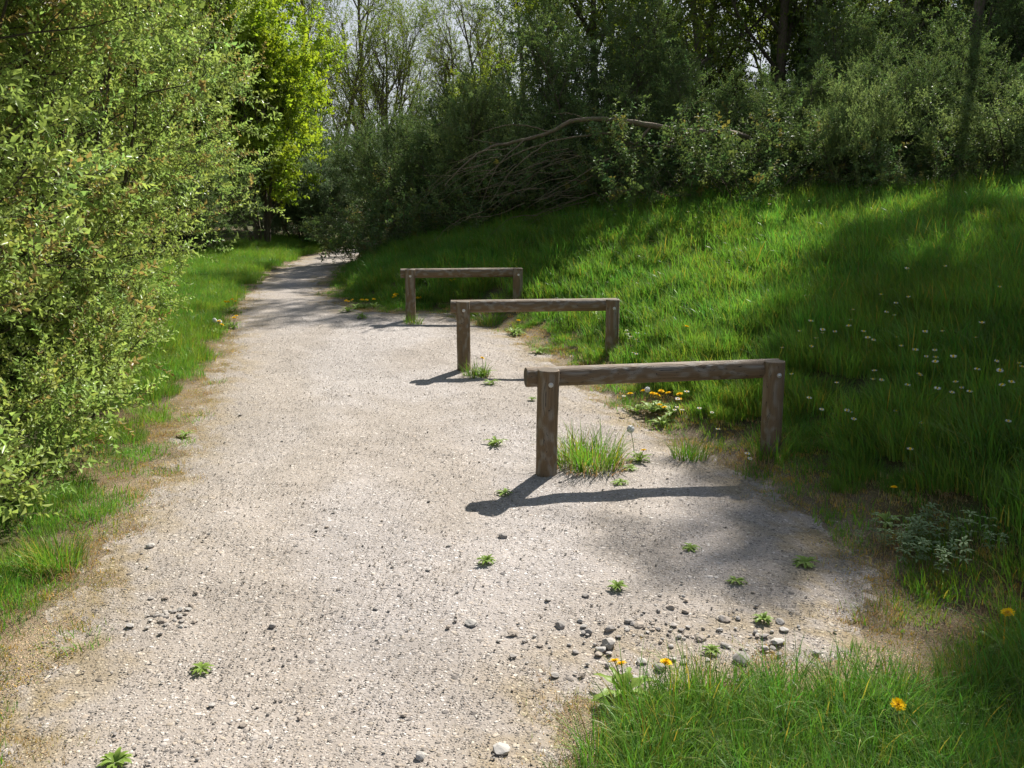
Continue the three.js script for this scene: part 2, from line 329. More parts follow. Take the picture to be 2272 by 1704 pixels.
// a woody plant: trunk with limbs (one mesh) and its leaves
function plant(name, seed, o, bark, twigMat, leaf, sprigs_, tint, names) {
  const g = new THREE.Group(), { branches, sprigs } = grow(seed, o), lf = leafage(sprigs_, sprigs, tint, seed + 5);
  mesh(names[0], mergeGeometries([tubes(branches), lf.twigs]), bark, g);
  mesh(names[1], lf.leaves, leaf, g).userData.kind = 'stuff';
  g.name = name;
  return g;
}
const BUSH = ['woody_stem', 'foliage'], TREE = ['trunk', 'crown'];
const trio = (seed, o) => [0, 1, 2].map((k) => sprigGeo(seed * 10 + k, o));
const SPR = {
  hedge: trio(1, { n: 11, len: 0.15, leaf: 0.038, wide: 0.56 }),
  dark: trio(2, { n: 12, len: 0.2, leaf: 0.046, wide: 0.66 }),
  fresh: trio(3, { n: 10, len: 0.28, leaf: 0.085, wide: 0.85, open: 1.1 }),
  spring: trio(4, { n: 9, len: 0.28, leaf: 0.075, wide: 0.7 }),
  pale: trio(5, { n: 10, len: 0.18, leaf: 0.055, wide: 0.62, open: 1.1 }),
  distant: trio(6, { n: 8, len: 0.4, leaf: 0.07, wide: 0.75, twig: 0.004 }),
  bramble: trio(7, { n: 9, len: 0.18, leaf: 0.05, wide: 0.75, open: 1.2 }),
};
function place(o, x, d, s = 1, turn = 0, sy) { o.position.copy(on(x, d)); o.rotation.set(0, turn, 0); o.scale.set(s, sy ?? s, s); return o; }
function stand(proto, used, name, label, category, group, x, d, s, turn, sy) {
  const o = used.n++ ? proto.clone() : proto;
  o.name = numbered(name); o.userData = {}; tag(o, label, category, group); scene.add(o);
  return place(o, x, d, s, turn, sy);
}
// ---------------------------------------------------------------- hedge bushes left of the path
const hedgeOpts = (h) => ({ stems: 11, base: 0.4, tilt: [0.05, 0.5], len: [h, 1.15, 0.5], seg: [9, 5, 3], rad: [0.02, 0.008, 0.004], wob: [0.15, 0.2, 0.25], up: [0.03, 0.05, 0.03], kids: [17, 6], from: [0.05, 0.2], ang: [0.95, 0.8], taper: 0.35, leafLv: 1, step: 0.065, leafUp: 0.2 });
const hedgeTint = tintOf(0.4, 0.25, 0.08, [1.05, 0.6, 0.8]);
const hedgeKinds = [31, 32, 33].map((s, i) => [plant('hedge_bush', s, hedgeOpts(3.5 + 0.2 * i), M.bark, M.twig, M.hedge, SPR.hedge, hedgeTint, BUSH), { n: 0 }]);
const HEDGE_LABEL = 'tall dense hedge bush with small lime green leaves lining the gravel path';
[[-3.4, 3.2, 1.0, 0.4], [-3.6, 4.8, 1.05, 2.1], [-3.85, 6.3, 1.02, 4.0], [-4.1, 7.5, 0.98, 1.2], [-4.4, 8.6, 0.98, 5.2], [-5.2, 4.2, 1.15, 3.3], [-5.4, 6.4, 1.15, 0.9], [-5.9, 8.6, 1.1, 1.9]]
  .forEach(([x, d, s, t], i) => stand(...hedgeKinds[i % 3], 'hedge_bush', i < 5 ? HEDGE_LABEL : 'tall hedge bush standing behind the front row of the lime green hedge', 'bush', i < 5 ? 'bushes of the hedge beside the path' : 'bushes at the back of the hedge', x, d, s, t));
{ // low shoots at the foot of the hedge
  const sk = plant('hedge_shoot', 41, { stems: 9, base: 0.3, tilt: [0.3, 1.1], len: [0.75, 0.35], seg: [6, 3], rad: [0.008, 0.004], wob: [0.16, 0.2], up: [0.02, 0.05], kids: [8], from: [0.1], ang: [0.9], taper: 0.3, leafLv: 0, step: 0.06, leafUp: 0.3 }, M.bark, M.twig, M.hedge, SPR.hedge, hedgeTint, BUSH), used = { n: 0 };
  [[-2.75, 3.3, 1, 0], [-2.66, 4.0, 0.9, 1], [-3.1, 4.7, 0.95, 2], [-3.0, 5.6, 1, 3], [-3.3, 6.5, 1.0, 4], [-3.55, 7.4, 0.9, 5], [-2.55, 2.7, 0.9, 2.5], [-3.9, 8.2, 0.9, 0.7]]
    .forEach(([x, d, s, t]) => stand(sk, used, 'hedge_shoot', 'low leafy shoot at the foot of the tall lime green hedge', 'shrub', 'shoots along the foot of the hedge', x, d, s, t));
}
// ---------------------------------------------------------------- beyond the hedge, left of the path
const freshTree = plant('maple_tree', 51, { stems: 5, base: 0.2, tilt: [0.05, 0.42], len: [5.2, 2.1, 0.95, 0.4], seg: [9, 6, 4, 2], rad: [0.06, 0.025, 0.011, 0.005], wob: [0.07, 0.1, 0.16, 0.2], up: [0.02, 0.08, 0.06, 0], kids: [14, 7, 4], from: [0.08, 0.2, 0.25], ang: [0.62, 0.65, 0.8], taper: 0.45, leafLv: 2, step: 0.17, leafUp: 0.1 }, M.bark, M.twig, M.fresh, SPR.fresh, tintOf(0.3, 0.2), TREE);
const freshUse = { n: 0 };
stand(freshTree, freshUse, 'maple_tree', 'bright yellow green tree with fanned dark stems standing where the path bends', 'tree', null, -5.9, 21.5, 0.98, 0.5);
stand(freshTree, freshUse, 'maple_tree', 'taller yellow green tree rising behind the far end of the hedge', 'tree', null, -9.6, 24, 1.25, 2.4);
stand(freshTree, freshUse, 'maple_tree', 'yellow green tree half hidden by the tall hedge bushes', 'tree', null, -8.4, 20.2, 1.1, 4.1);
stand(freshTree, freshUse, 'maple_tree', 'smaller yellow green tree behind the grey green bush at the bend', 'tree', null, -7.2, 28, 0.9, 3.3);

const darkOpts = (h, st = 12) => ({ stems: st, base: 0.5, tilt: [0.1, 0.75], len: [h, 1.1, 0.5], seg: [8, 5, 3], rad: [0.035, 0.012, 0.005], wob: [0.14, 0.2, 0.25], up: [0.02, 0.05, 0.03], kids: [14, 6], from: [0.05, 0.15], ang: [0.95, 0.8], taper: 0.3, leafLv: 1, step: 0.085, leafUp: 0.25 });
const darkKinds = [61, 62, 63].map((s, i) => [plant('dark_bush', s, darkOpts(2.6 + 0.2 * i), M.bark, M.twig, M.dark, SPR.dark, tintOf(0.35, 0.25), BUSH), { n: 0 }]);
const blueBush = plant('bluish_bush', 66, darkOpts(2.2), M.bark, M.greyTwig, M.blue, SPR.pale, tintOf(0.3, 0.2), BUSH), blueUse = { n: 0 };
const dk = (i, label, group, x, d, s, t, sy) => stand(...darkKinds[i], 'dark_bush', label, 'bush', group, x, d, s, t, sy);
dk(0, 'dark green bush below the bright yellow green tree', null, -6.6, 18.2, 0.72, 0.3);
dk(1, 'dark green bush squeezed between the hedge and the far tree', null, -7.9, 15.6, 0.82, 1.3);
stand(blueBush, blueUse, 'bluish_bush', 'grey green bush beside the shaded bend of the path', 'bush', null, -5.2, 23.4, 0.85, 1);
stand(blueBush, blueUse, 'bluish_bush', 'grey green bush closing the view behind the path bend', 'bush', null, -3.0, 29.5, 1.0, 2.7);
dk(2, 'dark green bush behind the bend of the path', null, -6.9, 26.5, 1.0, 2);
// ---------------------------------------------------------------- thicket above the grassy bank
dk(0, 'rounded dark bush overhanging the path just before its bend', null, -1.8, 18.6, 0.85, 0.4);
dk(1, 'dark bush between the path bend and the fallen branch', null, -0.4, 16.6, 0.72, 3.1);
dk(2, 'tall domed dark bush behind the fallen branch', null, 1.3, 16.2, 0.95, 1.1);
dk(0, 'dark bush behind the butt of the fallen branch', null, 3.2, 14.9, 0.6, 5.2);
dk(1, 'dark bush below the two slender trunks', null, 4.4, 13.4, 0.5, 2.2);
dk(2, 'dark bush at the crest of the bank under the twin trunks', null, 5.7, 13.0, 0.52, 4.4);
dk(0, 'dark bush behind the sunlit pale leaved bush', null, 7.6, 12.9, 0.6, 0.2);
const THICK = 'dark leafy bush in the second row of the thicket behind the bank';
[[-0.4, 21, 0.85], [2.8, 20, 0.72], [5.4, 18.4, 0.52], [6.5, 16.8, 0.9], [7.9, 15.4, 0.95], [9.3, 14.4, 1.0], [10.2, 16.4, 1.0], [-2.0, 24.5, 0.85], [9.6, 12.4, 0.75]].forEach(([x, d, s], i) => dk(i % 3, THICK, 'bushes in the second row of the thicket', x, d, s, i * 1.7));
const paleBush = plant('pale_leaved_bush', 71, { stems: 11, base: 0.35, tilt: [0.1, 0.85], len: [1.75, 0.75, 0.35], seg: [8, 4, 3], rad: [0.02, 0.008, 0.004], wob: [0.13, 0.2, 0.2], up: [0.02, 0.06, 0.04], kids: [10, 4], from: [0.1, 0.2], ang: [0.85, 0.8], taper: 0.3, leafLv: 1, step: 0.085, leafUp: 0.35 }, M.bark, M.twig, M.pale, SPR.pale, tintOf(0.3, 0.18), BUSH), paleUse = { n: 0 };
stand(paleBush, paleUse, 'pale_leaved_bush', 'sunlit pale green bush at the crest of the grassy bank', 'bush', null, 5.85, 10.9, 0.62, 0.5, 0.66);
stand(paleBush, paleUse, 'pale_leaved_bush', 'slim pale green bush in front of the dark thicket', 'bush', null, 4.35, 11.8, 0.42, 2.2, 0.74);
stand(paleBush, paleUse, 'pale_leaved_bush', 'pale green bush growing up behind the tip of the fallen branch', 'bush', null, -0.25, 15.4, 0.85, 4.2, 1.15);
const brambleKinds = [81, 82].map((s) => [plant('bramble', s, { stems: 10, base: 0.35, tilt: [0.4, 1.25], len: [1.25, 0.45], seg: [9, 4], rad: [0.008, 0.004], wob: [0.14, 0.2], up: [-0.035, 0.03], kids: [8], from: [0.1], ang: [0.9], taper: 0.2, leafLv: 0, step: 0.075, leafUp: 0.35 }, M.twig, M.twig, M.dark, SPR.bramble, tintOf(0.4, 0.35, 0.06, [1.7, 1.0, 0.8]), BUSH), { n: 0 }]);
[[-3.0, 18.0, 0.9], [-2.3, 16.9, 1], [-1.4, 16.3, 1], [-0.6, 15.5, 0.95], [0.3, 15.0, 1], [1.0, 14.2, 1], [1.8, 13.5, 1.05], [2.6, 12.9, 1.05], [3.3, 12.4, 1], [5.0, 12.2, 0.9], [4.9, 11.2, 0.7], [6.9, 11.4, 1], [2.2, 14.6, 1.1], [3.9, 13.2, 1.1], [7.4, 10.2, 0.9], [-2.6, 19.8, 1]]
  .forEach(([x, d, s], i) => stand(...brambleKinds[i % 2], 'bramble', 'low arching bramble at the edge between grassy bank and thicket', 'bramble', 'brambles along the foot of the thicket', x, d, s, i * 2.3, s * (0.85 + 0.3 * ((i * 7) % 5) / 5)));
// ---------------------------------------------------------------- trees behind the thicket
const springOpts = (h, k = 13) => ({ stems: 1, base: 0.02, tilt: [0, 0.1], len: [h, 3.2, 1.35, 0.55], seg: [12, 7, 4, 2], rad: [0.13, 0.05, 0.018, 0.007], wob: [0.06, 0.13, 0.18, 0.2], up: [0.03, 0.05, 0.04, 0], kids: [k, 9, 5], from: [0.2, 0.2, 0.2], ang: [0.9, 0.75, 0.8], taper: 0.45, leafLv: 2, step: 0.14, leafUp: 0 });
const springKinds = [91, 92, 93].map((s, i) => [plant('woodland_tree', s, springOpts(7.2 + 0.4 * i), M.bark, M.twig, M.spring, SPR.spring, tintOf(0.35, 0.3), TREE), { n: 0 }]);
const tr = (i, label, group, x, d, s, t, sy) => stand(...springKinds[i], 'woodland_tree', label, 'tree', group, x, d, s, t, sy);
tr(0, 'spreading tree with drooping boughs above the domed dark bush', null, 2.1, 23.5, 1.15, 0.6);
tr(1, 'tree with crooked limbs behind the butt of the fallen branch', null, 4.6, 21.8, 1.05, 2.6);
tr(2, 'slender straight tree, one of the two dark trunks side by side', null, 6.4, 22.5, 1.1, 4.2);
tr(0, 'slender leaning tree, the other of the two dark trunks side by side', null, 7.2, 22.9, 1.1, 1.2);
const shadeTree = plant('high_crowned_tree', 95, { stems: 1, base: 0.02, tilt: [0, 0.02], len: [9.4, 1.5, 0.85, 0.45], seg: [12, 6, 4, 2], rad: [0.14, 0.05, 0.018, 0.007], wob: [0.02, 0.12, 0.18, 0.2], up: [0.06, 0.03, 0.03, 0], kids: [20, 9, 5], from: [0.7, 0.2, 0.15], ang: [1.1, 0.8, 0.8], taper: 0.35, leafLv: 2, step: 0.14, leafUp: 0 }, M.bark, M.twig, M.spring, SPR.spring, tintOf(0.35, 0.3), TREE), shadeUse = { n: 0 };

stand(shadeTree, shadeUse, 'high_crowned_tree', 'tall straight tree at the crest of the bank shading the grass below', 'tree', null, 8.0, 16.7, 1.0, 5.0);
stand(shadeTree, shadeUse, 'high_crowned_tree', 'tall straight tree standing beyond the sunlit pale bush', 'tree', null, 8.9, 15.0, 1.0, 2.0);
const BACK = 'leafy tree in the back row of the wood above the bank';
[[10.8, 20, 1.05], [8.6, 20.5, 1.0], [5.2, 25, 1.05], [7.4, 27, 1.15], [11.5, 17.6, 0.95], [13.6, 19, 1.1], [9.0, 25.5, 1.1], [12.8, 25, 1.15], [5.6, 28, 1.1], [0.6, 29.5, 1.1], [16, 23, 1.2], [3.2, 31, 1.2], [14.5, 14, 1.05]].forEach(([x, d, s], i) => tr(i % 3, BACK, 'trees in the back row of the wood', x, d, s, i * 1.3));
const HIGH = 'tall dark shrub filling the wood behind the slender trunks';
[[9.2, 19.6, 1.25], [11.4, 18.2, 1.35], [12.6, 21.5, 1.5], [7.2, 24.5, 1.3], [4.2, 25.5, 1.2], [14.6, 17, 1.4], [9.8, 23.5, 1.5]].forEach(([x, d, s], i) => dk((i + 1) % 3, HIGH, 'tall shrubs inside the wood', x, d, s, i * 1.9));
const bareOpts = (h) => ({ stems: 3, base: 0.3, tilt: [0.05, 0.3], len: [h, 4.2, 1.9, 0.8], seg: [10, 7, 5, 3], rad: [0.14, 0.055, 0.024, 0.011], wob: [0.06, 0.1, 0.15, 0.2], up: [0.02, 0.09, 0.05, 0], kids: [12, 8, 5], from: [0.15, 0.2, 0.2], ang: [0.6, 0.6, 0.7], taper: 0.45, leafLv: 2, step: 0.42, leafUp: 0 });
const bareKinds = [101, 102].map((s, i) => [plant('budding_tree', s, bareOpts(9.5 + i), M.bark, M.greyTwig, M.spring, SPR.distant, tintOf(0.3, 0.3), TREE), { n: 0 }]);
const FAR = 'tall thin budding tree far beyond the path bend against pale sky';
[[-6.0, 44, 0.85], [-9.5, 46, 1.0], [-3.0, 50, 0.95], [-12.5, 40, 1.0], [-0.5, 44, 0.9], [-7.8, 52, 1.1], [-16.5, 45, 1.1]].forEach(([x, d, s], i) => stand(...bareKinds[i % 2], 'budding_tree', FAR, 'tree', 'budding trees beyond the bend', x, d, s, i * 2.1));
const FARB = 'dark bush far behind the path bend at the foot of the budding trees';
[[-9, 34, 1.2], [-5.5, 36, 1.2], [-2, 35, 1.3], [-12.5, 33, 1.2], [1.5, 36, 1.3], [-16, 30, 1.2]].forEach(([x, d, s], i) => dk(i % 3, FARB, 'bushes far behind the bend', x, d, s, i * 2.3));
// ---------------------------------------------------------------- wooden barriers
function log(r, len, seed, sides = 28, rings = 24, chamfer = 0.006, taper = 0) {   // along +y from 0 to len, uneven like turned roundwood; group 0 side, 1 ends
  const pos = [], uv = [], idx = [], rr = RNG(seed), ph = rr() * 9, off = rr();
  const rad = (a, y) => r * (1 + taper * (y / len - 0.5) + 0.02 * n3(Math.cos(a) * 1.2 + ph, Math.sin(a) * 1.2, y * 2.5) + 0.012 * n3(Math.cos(a) * 4 + ph, Math.sin(a) * 4, y * 1.2));
  const ys = [0, chamfer * 0.4, chamfer, ...Array.from({ length: rings - 1 }, (_, i) => len * (i + 1) / rings), len - chamfer, len - chamfer * 0.4, len];
  ys.forEach((y) => {
    const e = Math.min(y, len - y), k = e < chamfer ? chamfer * (1 - Math.sqrt(1 - (1 - e / chamfer) ** 2)) : 0;
    for (let s = 0; s <= sides; s++) { const a = s / sides * 2 * PI, q = rad(a, y) - k; pos.push(Math.cos(a) * q, y, Math.sin(a) * q); uv.push(s / sides, y / 1.1 + off); }
  });
  for (let j = 0; j < ys.length - 1; j++) for (let s = 0; s < sides; s++) { const a = j * (sides + 1) + s, b = a + 1, c = a + sides + 1, d = c + 1; idx.push(a, c, b, b, c, d); }
  const g = geoFrom(pos, idx, { uv });
  const ends = [];
  for (const [j, y] of [[0, 0], [ys.length - 1, len]]) {
    const p = [], u = [], ix = [], R = 5;
    for (let q = 0; q <= R; q++) for (let s = 0; s <= sides; s++) { const i = (j * (sides + 1) + s) * 3, f = q / R; p.push(pos[i] * f, y + (q < R ? 0.0012 * n2(pos[i] * f * 60 + ph, pos[i + 2] * f * 60) * (j ? 1 : -1) : 0), pos[i + 2] * f); u.push(pos[i] * f / 0.12, pos[i + 2] * f / 0.12); }
    for (let q = 0; q < R; q++) for (let s = 0; s < sides; s++) { const a = q * (sides + 1) + s, b = a + 1, c = a + sides + 1, d = c + 1; j ? ix.push(a, b, c, b, d, c) : ix.push(a, c, b, b, c, d); }
    ends.push(geoFrom(p, ix, { uv: u }));
  }
  return mergeGeometries([g, mergeGeometries(ends)], true);
}
const ringTex = dataTex(256, 256, (x, y) => {
  const u = x / 256 - 0.5, v = y / 256 - 0.5, q = Math.hypot(u + 0.02, v - 0.03) * (1 + 0.08 * n2(u * 4, v * 4)), ring = 0.5 + 0.5 * Math.sin(q * 110), a = Math.atan2(v, u), ck = Math.abs(n2(Math.cos(a) * 3, Math.sin(a) * 3)) < 0.05 ? 0.55 : 1, n = 0.9 + 0.2 * n2(u * 40, v * 40);
  return [(0.36 + 0.06 * ring) * n * ck, (0.32 + 0.055 * ring) * n * ck, (0.265 + 0.045 * ring) * n * ck];
}, true, 1);
M.endGrain = std({ map: ringTex, roughness: 0.95 });
const woodMats = [M.wood, M.endGrain];
const boltHead = mergeGeometries([new THREE.CylinderGeometry(0.0135, 0.0135, 0.003, 18).translate(0, 0.0015, 0), new THREE.SphereGeometry(0.0095, 14, 8, 0, 2 * PI, 0, PI / 2).scale(1, 0.8, 1).translate(0, 0.003, 0)]).rotateX(PI / 2);
const postGeos = [201, 202, 203, 204].map((s) => log(0.059, 0.605 + 0.3, s, 28, 16).translate(0, -0.3, 0));
const railGeos = [211, 212, 213].map((s) => log(0.055, 1.56, s, 28, 28));
function barrier(i, label, a, b) {
  const t = thing('wooden_barrier', label, 'barrier', 'log barriers staggered beside the path');
  const A = new V3(a[0], 0, -a[1]), B = new V3(b[0], 0, -b[1]), dir = B.clone().sub(A), len = dir.length(), yaw = Math.atan2(-dir.z, dir.x);
  t.position.set(A.x, landY(a[0], a[1]) * 0.5, A.z); t.rotation.y = yaw;
  [0, len].forEach((x, k) => {
    const p = mesh('post', postGeos[(i * 2 + k) % 4], woodMats, t);
    p.position.set(x, 0, 0); p.rotation.set(0.008 * (k ? -1 : 1), i * 1.3 + k * 2.2, 0.012 * (i - 1));
    const bo = mesh('bolt', boltHead, M.steel, p);
    const q = new V3(0.008, 0.532, 0.0595).applyEuler(new THREE.Euler(0, -p.rotation.y - 0.1, 0));
    bo.position.copy(q); bo.rotation.y = -p.rotation.y - 0.1;
  });
  const r = mesh('rail', railGeos[i], woodMats, t);
  r.rotation.set(0, 0, -PI / 2); r.rotation.order = 'ZYX';
  r.scale.y = (len + 0.155) / 1.56;
  r.position.set(-0.108, 0.605 - 0.053, -0.062);
  return t;
}
barrier(0, 'log barrier with a large grass tuft at its post, beside the rubble', [0.19, 4.81], [1.5, 5.04]);
barrier(1, 'middle one of the three log barriers, small weedy tuft at its post', [-0.42, 7.74], [0.88, 7.86]);
barrier(2, 'log barrier towards the path bend, with dandelions beside it', [-1.19, 10.54], [0.07, 10.66]);

// ---------------------------------------------------------------- grass
function tuftGeo(seed, n, len, wide, spread, lean, seg = 3, dryShare = 0.06) {
  const r = RNG(seed), pos = [], idx = [], col = [];
  for (let i = 0; i < n; i++) {
    const a = r() * 2 * PI, b = spread * Math.sqrt(r()), x0 = Math.cos(a) * b, z0 = Math.sin(a) * b, az = a + r.r(-1.2, 1.2), tl = lean * r.r(0.2, 1.15), l = len * r.r(0.45, 1.15), w = wide * r.r(0.6, 1.25), face = az + PI / 2 + r.r(-0.9, 0.9), s = pos.length / 3;
    const c = r() < dryShare ? [2.8 * r.r(0.8, 1.1), 1.15, 1.7] : [r.r(0.75, 1.35), r.r(0.8, 1.2), r.r(0.7, 1.6)];
    let x = x0, y = -0.012, z = z0, t = tl * 0.3;
    for (let k = 0; k <= seg; k++) {
      const f = k / seg, ww = w * (1 - Math.pow(f, 1.8)) * 0.5, cx = Math.cos(face) * ww, cz = Math.sin(face) * ww;
      if (k === seg) pos.push(x, y, z); else pos.push(x - cx, y, z - cz, x + cx, y, z + cz);
      for (let q = 0; q < (k === seg ? 1 : 2); q++) col.push(...c);
      x += Math.cos(az) * Math.sin(t) * l / seg; z += Math.sin(az) * Math.sin(t) * l / seg; y += Math.cos(t) * l / seg; t += tl * 1.5 / seg;
    }
    for (let k = 0; k < seg; k++) { const o = s + k * 2; if (k === seg - 1) idx.push(o, o + 1, o + 2); else idx.push(o, o + 1, o + 2, o + 1, o + 3, o + 2); }
  }
  return geoFrom(pos, idx, { color: col });
}
const TUFT = {
  lush: tuftGeo(301, 300, 0.19, 0.0062, 0.2, 0.85), lushFar: tuftGeo(307, 120, 0.21, 0.0105, 0.2, 0.85), lushB: tuftGeo(302, 60, 0.27, 0.005, 0.08, 0.95, 4), fine: tuftGeo(303, 150, 0.15, 0.0036, 0.13, 0.9), short: tuftGeo(304, 80, 0.055, 0.0034, 0.1, 1.0), moss: tuftGeo(308, 60, 0.02, 0.0042, 0.07, 1.1, 2, 0), dry: tuftGeo(305, 90, 0.032, 0.003, 0.11, 1.3, 2, 0),
};
const inView = (x, d) => d > 1.4 && Math.abs(x) < 0.66 * d + 0.8;
function scatter(seed, count, x0, x1, d0, d1, keep, sizeOf, bias = 1) {
  const r = RNG(seed), out = [];
  for (let i = 0; i < count; i++) {
    const d = d0 + (d1 - d0) * Math.pow(r(), bias), x = r.r(x0, x1);
    if (!inView(x, d)) continue;
    const k = keep(x, d); if (r() > k) continue;
    out.push([on(x, d), new V3(r.n() * 0.12, 1, r.n() * 0.12), sizeOf(r, x, d), undefined]);
  }
  return out;
}
const mossy = (x, d) => 0.34 * smooth(x, 0.75, 1.15) * smooth(d, 4.3, 3.5) * smooth(d, 2.3, 2.7) + 0.16 * smooth(x, 0.4, 0.9) * smooth(d, 4.2, 5) * smooth(d, 9, 6);   // width of the mossy strip between gravel and grass
const lushness = (x, d) => smooth(-edgeSD(x, d), 0.12, 0.9);
const grassTint = (r, p) => { const v = 0.92 + 0.22 * n2(p.x * 0.9, p.z * 0.9) + 0.12 * r.n(), y = 0.14 * n2b(p.x * 0.6, p.z * 0.6) + 0.1 * r.n(); return rgb(Math.max(0.3, v * (1 + y)), Math.max(0.3, v), Math.max(0.2, v * (1 - y * 0.5))); };
const topStuff = (name, label, geo, mat, list, tint, seed) => { const im = instanced(name, geo, mat, list, tint, seed, scene); tag(im, label, 'grass', null, 'stuff'); return im; };
// the bank
const bedstraw = (x, d) => smooth(Math.hypot((x - 1.77) / 0.42, (d - 3.66) / 0.36), 0.75, 1.15);
const bankKeep = (x, d) => x > interp(FOOT, d) - 1.2 ? smooth(-edgeSD(x, d) - mossy(x, d), 0.1, 0.45) * (0.75 + 0.35 * n2(x, d)) * bedstraw(x, d) : 0, bankSize = (r, x, d) => (0.3 + 0.7 * lushness(x, d)) * r.r(0.75, 1.15);
topStuff('bank_grass', 'lush green meadow grass covering the bank beside the barriers', TUFT.lush, M.grass, scatter(311, 2700, 0, 6, 1.6, 7.5, bankKeep, bankSize, 1), grassTint, 3);
topStuff('far_bank_grass', 'lush green meadow grass covering the bank towards the thicket', TUFT.lushFar, M.grass, scatter(317, 7800, -4, 8.5, 7.2, 21, bankKeep, bankSize, 1.1), grassTint, 13);
topStuff('tall_bank_grass', 'finer taller grass mixed into the bank meadow', TUFT.lushB, M.grass, scatter(312, 5200, -4, 8.5, 1.6, 18, (x, d) => x > interp(FOOT, d) - 1.2 ? smooth(-edgeSD(x, d), 0.15, 0.8) * smooth(n2(x * 1.1 + 3, d * 1.1), -0.3, 0.5) * bedstraw(x, d) : 0, (r, x, d) => (0.4 + 0.7 * lushness(x, d)) * r.r(0.6, 1.25), 1.1), grassTint, 4);
topStuff('sward_grass', 'short fine turf grass thinning out towards the gravel', TUFT.short, M.grass, scatter(313, 24000, -4.5, 4, 1.6, 18, (x, d) => { const s = -edgeSD(x, d); return smooth(s, -0.03, 0.25) * (1 - 0.85 * smooth(s, 0.4, 1.2)) * smooth(n2(x * 2.2, d * 2.2) + 0.6 * n2b(x * 6, d * 6), -0.35, 0.5); }, (r) => r.r(0.5, 1.5), 1.4), grassTint, 5);
topStuff('verge_grass', 'green grass on the verge between hedge and path', TUFT.fine, M.grass, scatter(314, 11000, -9, -1.4, 1.6, 24, (x, d) => { const l = interp(LEFTX, d) - x; return l > 0 ? smooth(l, 0.08, 0.4) * (1 - smooth(l, 1.6, 2.6)) * smooth(n2(x * 1.6, d * 1.6 + 5) + smooth(d, 5, 8) * 0.9 + smooth(d, 3.6, 2.6) * 0.5, -0.35, 0.3) : 0; }, (r, x, d) => r.r(0.45, 1.15) * (0.75 + 0.5 * smooth(d, 5, 9)), 1.1), grassTint, 6);
topStuff('dry_grass', 'straw coloured dry moss and dead grass fringing the gravel', TUFT.dry, M.dry, scatter(315, 26000, -5, 3, 1.6, 16, (x, d) => { const s = -edgeSD(x, d), w = x > 0 && d < 4.5 ? 0.55 : 0.25; return smooth(s, -0.25, 0.02) * (1 - smooth(s, w, w + 0.4)) * smooth(n2(x * 1.8 + 2, d * 1.8) + 0.7 * n2b(x * 5, d * 5), -0.25, 0.5); }, (r) => r.r(0.4, 1.2), 1.5), tintOf(0.4, 0.2), 7);
topStuff('moss', 'ochre and olive moss creeping from the gravel rim into the grass', TUFT.moss, M.moss, scatter(318, 40000, -3.6, 2.4, 1.6, 12, (x, d) => { const s = -edgeSD(x, d), w = 0.16 + mossy(x, d) * 1.2; return smooth(s, -0.22, 0.03) * (1 - smooth(s, w, w + 0.3)) * smooth(n2(x * 2.6 + 8, d * 2.6) + 0.6 * n2b(x * 7 + 2, d * 7), -0.4, 0.35); }, (r) => r.r(0.5, 1.3), 1.5), tintOf(0.4, 0.35), 17);
// foreground sward at the lower edge of the gravel
topStuff('edge_grass', 'long bright grass spilling over the rubble edge of the gravel', TUFT.lushB, M.grass, scatter(316, 1500, 0.0, 3.2, 1.5, 3.1, (x, d) => smooth(-edgeSD(x, d) - mossy(x, d), 0.02, 0.25), (r) => r.r(0.4, 0.9)), grassTint, 8);
// tufts that stand by themselves
const bigTuft = new THREE.Group(); mesh('blade_clump', tuftGeo(321, 420, 0.24, 0.0052, 0.16, 0.95, 4, 0.1), M.grass, bigTuft); mesh('dead_blade_clump', tuftGeo(322, 300, 0.13, 0.005, 0.2, 1.3, 3, 0), M.dry, bigTuft); bigTuft.children.forEach((c) => { c.userData.kind = 'stuff'; });
const smallTuft = new THREE.Group(); mesh('blade_clump', tuftGeo(323, 170, 0.15, 0.0045, 0.09, 0.9, 4, 0.15), M.grass, smallTuft); mesh('dead_blade_clump', tuftGeo(324, 110, 0.06, 0.004, 0.12, 1.5, 3, 0), M.dry, smallTuft); smallTuft.children.forEach((c) => { c.userData.kind = 'stuff'; });
const bigUse = { n: 0 }, smallUse = { n: 0 };
const tuft = (p, u, label, x, d, s, t) => stand(p, u, 'grass_tuft', label, 'grass tuft', null, x, d, s, t);
tuft(bigTuft, bigUse, 'large grass tuft with brown base beside the post of the log barrier by the rubble', 0.44, 4.97, 1.15, 0.3);
tuft(bigTuft, bigUse, 'sprawling grass tuft at the foot of the hedge on the verge', -1.92, 3.55, 0.75, 1.3);
tuft(smallTuft, smallUse, 'weedy grass tuft around the post of the middle log barrier', -0.3, 7.45, 1.15, 0.6);
tuft(smallTuft, smallUse, 'flattened grass tuft around the post of the log barrier towards the bend', -1.13, 10.25, 1.1, 2.6);
tuft(smallTuft, smallUse, 'sparse grass tuft under the rail of the log barrier by the rubble', 1.05, 5.15, 1.2, 4);
tuft(smallTuft, smallUse, 'grass tuft hiding the base of the bank side post of the barrier by the rubble', 1.5, 5.0, 1.5, 5);
tuft(bigTuft, bigUse, 'bluish grass tuft beside two dandelions at the gravel edge', 0.5, 2.42, 0.7, 2);
tuft(smallTuft, smallUse, 'grass tuft behind the post of the middle log barrier', 0.75, 7.9, 1.3, 1);
tuft(smallTuft, smallUse, 'upright grass tuft behind the rail of the middle log barrier', -0.25, 10.3, 1.6, 2);

